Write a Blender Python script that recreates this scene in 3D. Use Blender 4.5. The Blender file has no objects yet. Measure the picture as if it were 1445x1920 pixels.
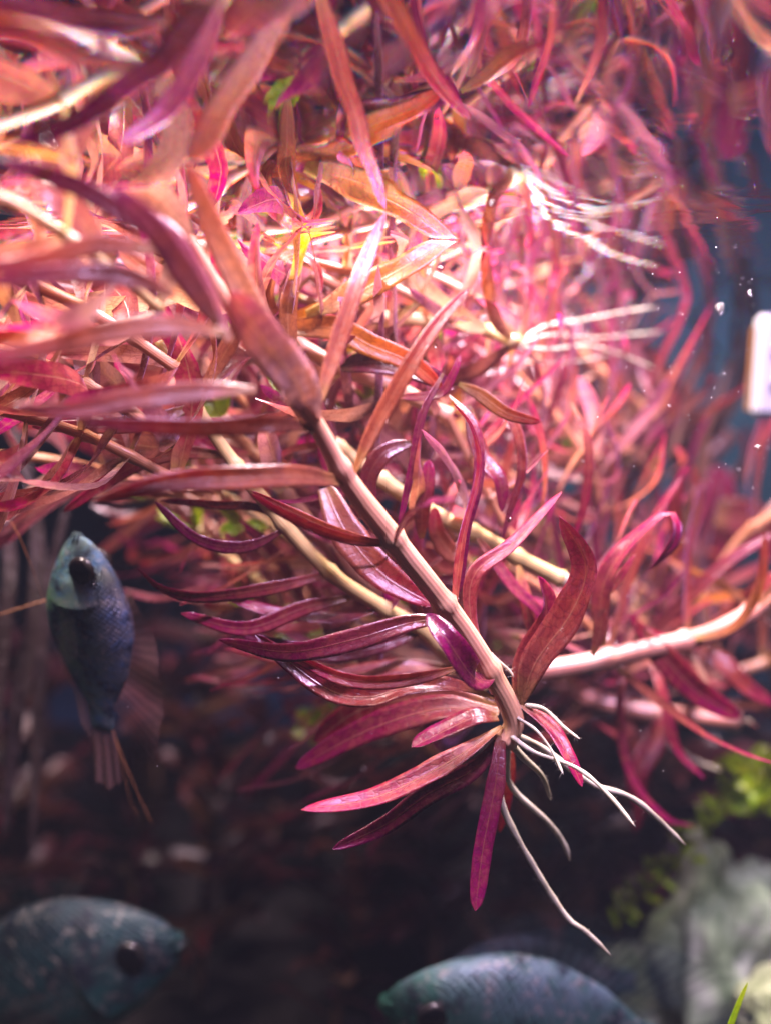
import bpy, bmesh, math, random
import numpy as np
from mathutils import Vector, Matrix, Quaternion, noise
rnd = random.Random(7)
S = bpy.context.scene
C = S.collection
# ------------------------------------------------------------------ camera (1 unit = 1 cm)
F = 2000.0; HZ = 750.0                       # focal length and horizon row for a 1445 x 1920 frame
PITCH = math.atan((960 - HZ) / F)
SURF = 1.8                                   # water surface above the lens
cd = bpy.data.cameras.new('camera'); cam = bpy.data.objects.new('camera', cd); C.objects.link(cam)
S.camera = cam
cam.rotation_euler = (math.pi / 2 - PITCH, 0, 0)
cd.sensor_fit = 'VERTICAL'; cd.sensor_height = 24; cd.lens = 24 * F / 1920
cd.clip_start = 0.05; cd.clip_end = 500
cd.dof.use_dof = True; cd.dof.focus_distance = 11.2
cd.dof.aperture_fstop = cd.lens * 1e-3 / 0.31
cd.dof.aperture_blades = 0
# ------------------------------------------------------------------ world, lamps, exposure
w = bpy.data.worlds.new('World'); S.world = w; w.use_nodes = True
w.node_tree.nodes['Background'].inputs[0].default_value = (0.10, 0.16, 0.30, 1)
w.node_tree.nodes['Background'].inputs[1].default_value = 0.08
S.view_settings.view_transform = 'Standard'; S.view_settings.look = 'None'
S.view_settings.exposure = 0.05; S.view_settings.gamma = 1
S.cycles.use_denoising = True; S.cycles.max_bounces = 10; S.cycles.diffuse_bounces = 4
S.cycles.transparent_max_bounces = 16; S.cycles.transmission_bounces = 6
S.cycles.caustics_reflective = False; S.cycles.caustics_refractive = False
S.cycles.sample_clamp_indirect = 6; S.cycles.sample_clamp_direct = 0
def lamp(name, loc, target, sx, sy, power, col):
    l = bpy.data.lights.new(name, 'AREA'); l.shape = 'RECTANGLE'; l.size = sx; l.size_y = sy
    l.energy = power; l.color = col
    l.spread = math.radians(105)
    o = bpy.data.objects.new(name, l); C.objects.link(o); o.location = loc
    o.rotation_euler = (Vector(target) - Vector(loc)).to_track_quat('-Z', 'Y').to_euler()
    return o
lamp('overhead_lamp', (3.6, 15.5, 10), (2.0, 14.5, 0), 5, 2.0, 7300, (1.0, 0.74, 0.84))
lamp('overhead_lamp', (-6.5, 10.5, 9.5), (-3.8, 10.5, 0), 6, 2.0, 3300, (1.0, 0.78, 0.74))
lamp('overhead_lamp', (3, 5.0, 10.5), (0.8, 12.5, 0), 7, 0.8, 3500, (0.80, 0.56, 1.0))
lamp('overhead_lamp', (10, 39, 9), (12, 43, 0), 12, 1.5, 700, (0.85, 0.92, 1.0))  # added lamp, only brightens the back wall on the right

def V(*a): return Vector(a)
FWD = V(0, math.cos(PITCH), -math.sin(PITCH)); UP = V(0, math.sin(PITCH), math.cos(PITCH)); RIGHT = V(1, 0, 0)
def P(px, py, d): return FWD * d + RIGHT * ((px - 722.5) / F * d) + UP * ((960 - py) / F * d)
# ------------------------------------------------------------------ materials
class NT:
    def __init__(s, name):
        s.m = bpy.data.materials.new(name); s.m.use_nodes = True; s.t = s.m.node_tree; s.t.nodes.clear()
        s.out = s.t.nodes.new('ShaderNodeOutputMaterial')
    def n(s, kind, **kw):
        x = s.t.nodes.new('ShaderNode' + kind)
        for k, v in kw.items(): setattr(x, k, v)
        return x
    def l(s, a, b): s.t.links.new(a, b)
    def put(s, sock, v):
        if isinstance(v, bpy.types.NodeSocket): s.l(v, sock)
        elif v is not None: sock.default_value = v
    def math(s, op, a, b=None, c=None, clamp=False):
        x = s.n('Math', operation=op); x.use_clamp = clamp
        s.put(x.inputs[0], a); s.put(x.inputs[1], b); s.put(x.inputs[2], c); return x.outputs[0]
    def ramp(s, f, stops):
        x = s.n('ValToRGB'); e = x.color_ramp.elements
        while len(e) < len(stops): e.new(0.5)
        for i, (p, c) in enumerate(stops): e[i].position = p; e[i].color = (*c, 1)
        s.put(x.inputs[0], f); return x.outputs[0]
    def mix(s, f, a, b, bt='MIX'):
        x = s.n('Mix', data_type='RGBA', blend_type=bt); s.put(x.inputs[0], f)
        for i, v in ((6, a), (7, b)): s.put(x.inputs[i], (*v, 1) if isinstance(v, tuple) else v)
        return x.outputs[2]
    def noise(s, vec, scale, det=3, rough=.55, dist=0):
        x = s.n('TexNoise'); s.put(x.inputs['Vector'], vec); x.inputs['Scale'].default_value = scale
        x.inputs['Detail'].default_value = det; x.inputs['Roughness'].default_value = rough; x.inputs['Distortion'].default_value = dist
        return x.outputs[0]
    def obj(s): return s.n('TexCoord').outputs['Object']
    def uv(s): return s.n('TexCoord').outputs['UV']
    def sep(s, v):
        x = s.n('SeparateXYZ'); s.l(v, x.inputs[0]); return x.outputs
    def bump(s, h, strength, dist):
        x = s.n('Bump'); x.inputs['Strength'].default_value = strength; x.inputs['Distance'].default_value = dist
        s.l(h, x.inputs['Height']); return x.outputs[0]
    def bsdf(s, col, rough=.4, normal=None, spec=.5, **kw):
        x = s.n('BsdfPrincipled'); s.put(x.inputs['Base Color'], (*col, 1) if isinstance(col, tuple) else col)
        s.put(x.inputs['Roughness'], rough); x.inputs['Specular IOR Level'].default_value = spec
        if normal: s.l(normal, x.inputs['Normal'])
        for k, v in kw.items(): s.put(x.inputs[k.replace('_', ' ')], v)
        return x.outputs[0]
    def end(s, sh): s.l(sh, s.out.inputs[0]); return s.m

def leaf_mat(name='leaf_skin', green=False):
    t = NT(name); u, v, _ = t.sep(t.uv()); info = t.n('ObjectInfo'); ob = t.obj()
    tone = t.n('SeparateColor'); t.l(info.outputs['Color'], tone.inputs[0])
    au = t.math('ABSOLUTE', t.math('SUBTRACT', u, 0.5))
    v2 = t.math('ADD', v, t.math('MULTIPLY', t.math('SUBTRACT', t.noise(ob, 2.2, 3), .5), .35), clamp=True)
    if green:
        col = t.ramp(v2, [(0, (.24, .28, .03)), (.5, (.16, .27, .03)), (1, (.28, .34, .05))])
    else:
        c1 = t.ramp(v2, [(0, (.44, .36, .14)), (.16, (.40, .22, .12)), (.55, (.42, .17, .06)), (1, (.40, .07, .08))])
        c2 = t.ramp(v2, [(0, (.36, .22, .10)), (.14, (.30, .07, .09)), (.55, (.24, .03, .085)), (1, (.34, .03, .13))])
        col = t.mix(tone.outputs[0], c1, c2)
        col = t.mix(t.math('MULTIPLY', tone.outputs[2], t.math('SUBTRACT', 1.15, t.math('MULTIPLY', v2, .6))), col, (.40, .29, .28))
    # darker net of side veins, pale midrib
    side = t.math('SINE', t.math('ADD', t.math('MULTIPLY', v, 95), t.math('MULTIPLY', au, -42)))
    cell = t.n('TexVoronoi', feature='DISTANCE_TO_EDGE'); cell.inputs['Scale'].default_value = 26
    mp = t.n('Mapping'); mp.inputs['Scale'].default_value = (.28, 2.4, 1); t.l(t.uv(), mp.inputs[0])
    cell.inputs['Scale'].default_value = 9; t.l(mp.outputs[0], cell.inputs[0])
    net = t.math('SUBTRACT', 1, t.math('MULTIPLY', cell.outputs[0], 9), clamp=True)
    veins = t.math('ADD', t.math('MULTIPLY', t.math('GREATER_THAN', side, .86), .35), t.math('MULTIPLY', net, .5), clamp=True)
    mott = t.noise(ob, 9, 4, .6)
    col = t.mix(t.math('MULTIPLY', veins, .8), col, (.10, .012, .02) if not green else (.05, .10, .02))
    col = t.mix(t.math('MULTIPLY', t.math('SUBTRACT', mott, .42, clamp=True), 1.1), col, (.60, .27, .16) if not green else (.3, .4, .08))
    rib = t.math('SUBTRACT', 1, t.math('MULTIPLY', au, 26), clamp=True)
    col = t.mix(t.math('MULTIPLY', rib, .45), col, (.60, .36, .22) if not green else (.4, .5, .15))
    hs = t.n('HueSaturation'); t.l(col, hs.inputs['Color'])
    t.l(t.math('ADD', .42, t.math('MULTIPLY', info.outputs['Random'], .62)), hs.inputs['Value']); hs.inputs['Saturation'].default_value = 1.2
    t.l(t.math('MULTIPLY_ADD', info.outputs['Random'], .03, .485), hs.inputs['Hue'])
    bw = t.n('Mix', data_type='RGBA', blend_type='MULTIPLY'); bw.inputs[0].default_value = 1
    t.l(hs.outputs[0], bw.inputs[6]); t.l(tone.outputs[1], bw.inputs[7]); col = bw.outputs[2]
    h = t.math('ADD', t.math('MULTIPLY', rib, 1.2), t.math('ADD', t.math('MULTIPLY', veins, -.6), t.math('MULTIPLY', mott, .9)))
    nb = t.bump(h, .38, .010)
    pr = t.bsdf(col, t.math('ADD', t.math('MULTIPLY', t.noise(ob, 14, 2), .3), t.math('MULTIPLY_ADD', info.outputs['Random'], .16, .10)), nb, .65, Sheen_Weight=.16, Sheen_Tint=(.72, .42, 1, 1), Sheen_Roughness=.3)  # violet sheen tint stands in for violet rim light
    tr = t.n('BsdfTranslucent'); g = t.mix(.35, col, (.95, .25, .28) if not green else (.4, .9, .1), 'SCREEN'); t.l(col, tr.inputs[0]); t.l(nb, tr.inputs[1])
    g2 = t.n('Gamma'); t.l(col, g2.inputs[0]); g2.inputs[1].default_value = .8; t.l(g2.outputs[0], tr.inputs[0])
    mx = t.n('MixShader'); mx.inputs[0].default_value = .46; t.l(pr, mx.inputs[1]); t.l(tr.outputs[0], mx.inputs[2])
    return t.end(mx.outputs[0])
LEAF = leaf_mat(); GREEN = leaf_mat('green_leaf_skin', True)

def stem_mat(name, a, b, c):
    t = NT(name); u, v, _ = t.sep(t.uv()); ob = t.obj()
    st = t.math('SINE', t.math('ADD', t.math('MULTIPLY', u, 2 * math.pi * 16), t.math('MULTIPLY', t.noise(ob, 4, 2), 3)))
    col = t.ramp(t.noise(ob, 1.7, 4), [(.3, a), (.55, b), (.8, c)])
    col = t.mix(t.math('MULTIPLY', t.math('GREATER_THAN', st, .35), .13), col, tuple(x * .55 for x in a))
    nb = t.bump(t.math('ADD', st, t.noise(ob, 22, 3)), .22, .006)
    return t.end(t.bsdf(col, .34, nb, .6, Subsurface_Weight=.25, Subsurface_Radius=(.12, .05, .03), Subsurface_Scale=1.0))
STEM = stem_mat('stem_skin', (.44, .25, .13), (.56, .31, .18), (.60, .30, .20))
STEM_F = stem_mat('filler_stem_skin', (.30, .14, .07), (.40, .19, .09), (.38, .15, .10))
STEM_O = stem_mat('olive_stem_skin', (.36, .27, .09), (.46, .36, .14), (.44, .24, .09))
STEM_P = stem_mat('pink_stem_skin', (.34, .12, .08), (.42, .19, .13), (.46, .28, .20))
def root_mat():
    t = NT('root_skin'); ob = t.obj()
    col = t.ramp(t.noise(ob, 3, 4), [(.3, (.20, .19, .12)), (.6, (.36, .35, .26)), (.8, (.26, .21, .11))])
    return t.end(t.bsdf(col, .45, t.bump(t.noise(ob, 25, 3), .4, .006), .4, Subsurface_Weight=.3, Subsurface_Radius=(.08, .07, .06), Subsurface_Scale=1.0))
ROOT = root_mat()
CUT = (lambda t: t.end(t.bsdf(t.ramp(t.noise(t.obj(), 9), [(.3, (.70, .62, .30)), (.7, (.85, .82, .62))]), .4)))(NT('cut_stem_flesh'))

# ------------------------------------------------------------------ mesh helpers
def tag(o, label=None, cat=None, group=None, kind=None):
    if label: o['label'] = label
    if cat: o['category'] = cat
    if group: o['group'] = group
    if kind: o['kind'] = kind
    return o
def empty(name, loc, label, cat, group=None):
    o = bpy.data.objects.new(name, None); C.objects.link(o); o.location = loc; o.empty_display_size = .3
    return tag(o, label, cat, group)
def link(name, me, mat, parent=None):
    if mat and not me.materials: me.materials.append(mat)
    o = bpy.data.objects.new(name, me); C.objects.link(o)
    if parent: o.parent = parent
    return o
def grid(name, pts, closed=False, uvs=None, caps=False, smooth=True):
    """pts: rows x cols x 3 array"""
    R, K = pts.shape[:2]; faces = []; uvl = []
    kk = K if closed else K - 1
    for i in range(R - 1):
        for j in range(kk):
            j2 = (j + 1) % K
            faces.append((i * K + j, i * K + j2, (i + 1) * K + j2, (i + 1) * K + j))
            a, b = j / kk, (j + 1) / kk; p, q = i / (R - 1), (i + 1) / (R - 1)
            uvl += [a, p, b, p, b, q, a, q]
    if caps:
        faces.append(tuple(range(K))[::-1]); uvl += [.5, 0] * K
        faces.append(tuple((R - 1) * K + j for j in range(K))); uvl += [.5, 1] * K
    me = bpy.data.meshes.new(name); me.from_pydata(pts.reshape(-1, 3).tolist(), [], faces)
    me.uv_layers.new(name='UVMap').data.foreach_set('uv', uvl)
    if smooth: me.polygons.foreach_set('use_smooth', [True] * len(faces))
    return me
def spline(pts, n):
    """Catmull-Rom through pts, n samples evenly in length"""
    p = [np.array(a, float) for a in pts]
    p = [2 * p[0] - p[1]] + p + [2 * p[-1] - p[-2]]; out = []
    for i in range(1, len(p) - 2):
        for k in range(12):
            t = k / 12; a, b, c, d = p[i - 1:i + 3]
            out.append(.5 * ((2 * b) + (c - a) * t + (2 * a - 5 * b + 4 * c - d) * t * t + (3 * b - a - 3 * c + d) * t ** 3))
    out.append(p[-2]); out = np.array(out)
    s = np.r_[0, np.cumsum(np.linalg.norm(np.diff(out, axis=0), axis=1))]
    q = np.linspace(0, s[-1], n)
    return np.stack([np.interp(q, s, out[:, k]) for k in range(3)], 1), s[-1]
def unit(a): return a / (np.linalg.norm(a, axis=-1, keepdims=True) + 1e-9)
def frames(c):
    T = unit(np.gradient(c, axis=0)); N = np.zeros_like(c)
    a = np.array([0, 0, 1.]) if abs(T[0][2]) < .9 else np.array([1., 0, 0])
    N[0] = unit(np.cross(np.cross(T[0], a), T[0]))
    for i in range(1, len(c)): N[i] = unit(N[i - 1] - T[i] * N[i - 1].dot(T[i]))
    return T, N, np.cross(T, N)
def tube(name, pts, rad, mat, parent, seg=10, n=None, org=None, knots=None, wob=0.0, cap=True):
    n = n or max(6, 5 * len(pts)); c, L = spline(pts, n); T, N, B = frames(c)
    t = np.linspace(0, 1, n); r = rad(t) if callable(rad) else np.full(n, rad)
    if knots is not None:
        for k in knots: r = r * (1 + .30 * np.exp(-((t - k) * L / .055) ** 2))
    if wob:
        for i in range(n): r[i] *= 1 + wob * noise.noise(Vector(c[i]) * 5)
    a = np.linspace(0, 2 * np.pi, seg, endpoint=False)
    p = c[:, None] + r[:, None, None] * (np.cos(a)[None, :, None] * N[:, None] + np.sin(a)[None, :, None] * B[:, None])
    p[..., 2] = np.minimum(p[..., 2], SURF - .02)
    if org is not None: p = p - np.array(org)
    return link(name, grid(name, p, True, caps=cap), mat, parent)
def leaf_mesh(pts, width, roll=0., twist=0., fold=.25, wave=.06, thick=0., n=16, k=5, base=.28, tip=5.0, hint=None, org=(0, 0, 0), seed=0, clamp=True):
    c, L = spline(pts, n); t = np.linspace(0, 1, n); T = unit(np.gradient(c, axis=0))
    cam_dir = unit(-c) if hint is None else np.tile(np.array(hint, float), (n, 1))
    Nn = unit(cam_dir + (np.array([0, 0, .35]) if hint is None else 0)); Nn = unit(Nn - T * (Nn * T).sum(1, keepdims=True))
    Sd = np.cross(T, Nn); ang = np.radians(roll + twist * (t - .3))
    S2 = np.cos(ang)[:, None] * Sd + np.sin(ang)[:, None] * Nn; N2 = np.cross(S2, T)
    prof = np.minimum(1, base + (1 - base) * np.sin(np.clip(t / .42, 0, 1) * np.pi / 2)) * np.sqrt(np.clip(1 - t ** tip, 0, 1)) * (1 - .18 * t)
    prof[-1] = .05
    x = np.linspace(-1, 1, k); ph = seed * 1.7
    off = np.empty((n, k)); wd = width / 2
    for i in range(n):
        e = wave * wd * 2 * noise.noise(Vector((t[i] * 5 * L / 2.5, ph, 0)));  e2 = wave * wd * 2 * noise.noise(Vector((t[i] * 5 * L / 2.5, ph, 9)))
        off[i] = fold * np.abs(x) ** 1.3 * wd * prof[i] + np.where(x > 0, e, e2) * np.abs(x) ** 2 * 2.2
    edge = np.array([1 + .07 * noise.noise(Vector((tt * 9, ph, 4))) for tt in t])
    W = (wd * prof * edge)[:, None] * x[None]
    p = c[:, None] + W[..., None] * S2[:, None] + off[..., None] * N2[:, None]
    if thick:
        lens = thick * (1.05 - x[None] ** 2) * (.25 + .75 * prof[:, None]); hi = p + lens[..., None] * N2[:, None] * .5; lo = p - lens[..., None] * N2[:, None] * .5
        p = np.concatenate([hi, lo[:, ::-1]], 1)
    if clamp:
        z = p[..., 2]; over = SURF - .015; p[..., 2] = np.where(z > over, over - .02 * (1 - np.exp(-(z - over))), z)
    p = p - np.array(org)
    if not thick: return grid('leaf', p)
    me = grid('leaf', p, True)
    uv = np.empty(len(me.loops) * 2); me.uv_layers[0].data.foreach_get('uv', uv); uv = uv.reshape(-1, 2)
    vi = np.empty(len(me.loops), int); me.loops.foreach_get('vertex_index', vi); col = vi % (2 * k)
    uv[:, 0] = np.where(col < k, col, 2 * k - 1 - col) / (k - 1); me.uv_layers[0].data.foreach_set('uv', uv.ravel())
    return me
def add_leaf(root, pts, width, tone=.5, val=1., mat=None, pale=.0, name='leaf', **kw):
    kw.setdefault('org', root.location); kw.setdefault('seed', rnd.random() * 50)
    o = link(name, leaf_mesh(pts, width, **kw), mat or LEAF, root)
    o.color = (max(0, min(1, tone)), val, pale, 1)
    return o
def pleaf(root, px, wpx, tone=.5, **kw):
    """a leaf drawn as (column, row, distance) points"""
    pts = [P(*q) for q in px]; d = sum(q[2] for q in px) / len(px)
    kw.setdefault('n', 26); kw.setdefault('k', 7); kw.setdefault('thick', .014)
    return add_leaf(root, pts, wpx * d / F, tone, **kw)
def whorls(root, path, spacing, ln, wd, tone, nper=2, seed=1, spread=62, skip=(), t0=0., t1=1., mind=6.4, mat=None, k=5, n=13, bend=(0, 0, .25), cone=None):
    """opposite leaves along a stem; growth runs from the last path point (cut end) to the first (tip)"""
    R = random.Random(seed); c, L = spline(path, 60); T, N, B = frames(c); m = max(2, int(L / spacing)); cnt = 0
    base = R.random() * 6.28
    for i in range(m + 1):
        f = i / m
        if f < t0 or f > t1: continue
        q = min(59, int(f * 59)); tt = -T[q]; young = min(1, .45 + f * 2.2)
        for j in range(nper):
            a = base + i * 1.35 + j * 2 * math.pi / nper + R.uniform(-.35, .35)
            rad = N[q] * math.cos(a) + B[q] * math.sin(a)
            sp = math.radians(spread * (.55 + .45 * young) + R.uniform(-14, 14))
            d = unit(tt * math.cos(sp) + rad * math.sin(sp)); l = ln * young * R.uniform(.75, 1.2)
            up = np.array(bend) + np.array([R.uniform(-.5, .5), R.uniform(-.5, .5), R.uniform(-.4, .4)])
            p0 = c[q] + rad * .04; p1 = p0 + d * l * .35; cu = R.choice((1, 1, 1.5, 2.2)); p2 = p1 + unit(d + up * .5 * cu) * l * .35; p3 = p2 + unit(d + up * 1.1 * cu + tt * .2) * l * .32
            if min(p0[1], p1[1], p2[1], p3[1]) < mind: continue
            if any(60 < 722.5 + F * p[0] / (p[1] + 1e-6) < 300 and -1.45 > (p[2]) * 14 / p[1] > -5.2 and p[1] < 16 for p in (p2, p3, (p2 + p3) / 2)): continue
            hint = unit(np.cross(np.cross(d, tt), d) + .25 * np.array([R.uniform(-1, 1), R.uniform(-1, 1), R.uniform(-1, 1)]))
            add_leaf(root, [p0, p1, p2, p3], wd * 1.08 * R.uniform(.6, 1.2) * (.6 + .4 * young), tone + .10 + R.uniform(-.6, .35), mat=mat, pale=max(0, R.uniform(-.4, .6)), val=R.uniform(.7, 1.15), hint=hint, roll=R.uniform(-25, 25),
                     twist=R.uniform(-90, 90), fold=R.uniform(.05, .5), n=n, k=k, wave=R.uniform(.03, .14)); cnt += 1
    return cnt
def plant(label, px, r, tone, ln, wd, spacing=.62, nper=2, seed=1, mat=STEM, roots=(), filler=True, cut=False, **kw):
    path = [P(*q) for q in px]; root = empty('red_stem_plant', path[-1], label, 'aquatic plant', 'red stem plants floating under the surface')
    c, L = spline(path, 60); m = max(2, int(L / spacing))
    tube('stem', path, lambda t: r * (.55 + .45 * np.clip(t * 3, 0, 1)), mat, root, 10, max(24, int(L / .07)), path[-1], [i / m for i in range(m + 1)])
    if cut: tube('cut_end', [Vector(c[-1]) - Vector(c[-1] - c[-3]) * .1, Vector(c[-1]) + Vector(c[-1] - c[-3]) * .25], lambda t: r * np.array([1.05] * len(t)), CUT, root, 10, 3, path[-1])
    if filler:
        far_ = px[0][2] > 14; kw.setdefault('n', 16 if px[0][2] > 10 else 13)
        whorls(root, path, spacing, ln, wd * (.82 if far_ else 1), tone, nper + (1 if far_ else 0), seed, **kw)
        if px[0][2] > 12.4:      # fresh yellow green growing tip
            R = random.Random(seed + 500); tt = unit(c[0] - c[4])
            for j in range(5):
                a = R.uniform(0, 6.28); d = unit(tt + .7 * np.array([math.cos(a), R.uniform(-.6, .6), math.sin(a)])); l = R.uniform(.3, .6)
                add_leaf(root, [c[0], c[0] + d * l * .5, c[0] + d * l * .8, c[0] + d * l + tt * .05], .17, mat=GREEN, hint=(0, -.8, .6), n=7, k=3, val=1.7)
    for q in roots: proot(root, *q)
    return root
def hairs(root, px, seed):
    R = random.Random(seed); c, L = spline([P(*q) for q in px], 60); q = []
    bm = bmesh.new()
    for i in range(46):
        k = R.randrange(8, 58); a = Vector(c[k]) - root.location; d = Vector((R.uniform(-1, 1), R.uniform(-1, 1), R.uniform(-1, 1))).normalized(); l = R.uniform(.03, .10)
        s_ = d.orthogonal().normalized() * .0018; t_ = d.cross(s_).normalized() * .0018; b = a + d * l + Vector((0, 0, -.01))
        v = [bm.verts.new(x) for x in (a + s_, a - s_ * .5 + t_, a - s_ * .5 - t_, b)]
        for f in ((0, 1, 3), (1, 2, 3), (2, 0, 3)): bm.faces.new([v[x] for x in f])
    me = bpy.data.meshes.new('root_hairs'); bm.to_mesh(me); bm.free(); tag(link('root_hairs', me, ROOT, root), kind='stuff')
def proot(root, px, wpx, name='root'):
    d = sum(q[2] for q in px) / len(px); r = wpx * d / F / 2 * .8
    tube(name, [P(*q) for q in px], lambda t: r * (1 - .35 * t - .5 * np.clip((t - .93) / .07, 0, 1)), ROOT, root, 8, 44, root.location, wob=.32)
# ------------------------------------------------------------------ the tank: water surface, walls, bottom
def simple(name, col, rough=.5, **kw): t = NT(name); return t.end(t.bsdf(col, rough, **kw))
def water_mat():
    """seen from below: a mirror beyond the critical angle, clear within it"""
    t = NT('dimmed_water_mirror'); g = t.n('NewGeometry')
    dt = t.n('VectorMath', operation='DOT_PRODUCT'); t.l(g.outputs['Incoming'], dt.inputs[0]); t.l(g.outputs['True Normal'], dt.inputs[1])
    cs = t.math('ABSOLUTE', dt.outputs['Value'])
    mp = t.n('Mapping'); mp.inputs['Scale'].default_value = (1, .8, 1); t.l(t.obj(), mp.inputs[0])
    h = t.math('ADD', t.noise(mp.outputs[0], .55, 1, .4, .3), t.math('MULTIPLY', t.math('MULTIPLY', t.noise(mp.outputs[0], 2.4, 1, .4, .5), t.math('SUBTRACT', t.noise(mp.outputs[0], .35, 1), .4, clamp=True)), .9))
    sh = []
    for col, s in (((.70, 0, 0, 1), .76), ((0, .72, 0, 1), 1.0), ((0, 0, .82, 1), 1.24)):   # slight dispersion; darkened bluish tint dims the mirrored light
        b = t.n('Bump'); b.inputs['Distance'].default_value = WAVE * s; b.inputs['Strength'].default_value = 1; t.l(h, b.inputs['Height'])
        gl = t.n('BsdfGlossy'); gl.inputs['Color'].default_value = col; gl.inputs['Roughness'].default_value = .0; t.l(b.outputs[0], gl.inputs['Normal']); sh.append(gl.outputs[0])
    a1 = t.n('AddShader'); t.l(sh[0], a1.inputs[0]); t.l(sh[1], a1.inputs[1]); a2 = t.n('AddShader'); t.l(a1.outputs[0], a2.inputs[0]); t.l(sh[2], a2.inputs[1])
    tr = t.n('BsdfTransparent'); mx = t.n('MixShader')
    f = t.math('MULTIPLY', t.math('SUBTRACT', cs, .42), 12, clamp=True)
    t.l(f, mx.inputs[0]); t.l(a2.outputs[0], mx.inputs[1]); t.l(tr.outputs[0], mx.inputs[2])
    return t.end(mx.outputs[0])
WAVE = .019; HAZE = .00075
nx, ny = 120, 160
gx = np.linspace(-34, 34, nx); gy = np.r_[np.linspace(-6, 30, 120), np.linspace(30.6, 46, 40)]
gp = np.zeros((ny, nx, 3)); gp[..., 0] = gx[None]; gp[..., 1] = gy[:, None]; gp[..., 2] = SURF
me = grid('water_surface', gp); o = link('water_surface', me, water_mat()); tag(o, 'rippled underside of the water surface mirroring the red plants', kind='structure')
def glass_wall(name, p, mat):
    o = link(name, grid(name, np.array(p, float).reshape(2, 2, 3)), mat); return tag(o, kind='structure')
t = NT('dark_back_film'); BACK = t.end(t.bsdf(t.ramp(t.noise(t.obj(), .12, 3), [(.35, (.05, .11, .19)), (.7, (.10, .20, .31))]), .6))
glass_wall('back_wall', [(-34, 46, -16), (34, 46, -16), (-34, 46, 4), (34, 46, 4)], BACK)
glass_wall('side_wall', [(24, -6, -16), (24, 46, -16), (24, -6, 4), (24, 46, 4)], BACK)
t = NT('dark_gravel_soil'); SOIL = t.end(t.bsdf(t.ramp(t.noise(t.obj(), 3, 6, .7), [(.3, (.008, .007, .007)), (.7, (.05, .04, .035))]), .9, t.bump(t.noise(t.obj(), 5, 5, .7), .8, .3)))
gp = np.zeros((60, 80, 3)); gp[..., 0] = np.linspace(-40, 40, 80)[None]; gp[..., 1] = np.linspace(-6, 46.5, 60)[:, None]
for i in range(60):
    for j in range(80): gp[i, j, 2] = -14.5 + 1.2 * noise.noise(Vector(gp[i, j]) * .15)
tag(link('ground', grid('ground', gp), SOIL), kind='structure')
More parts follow.
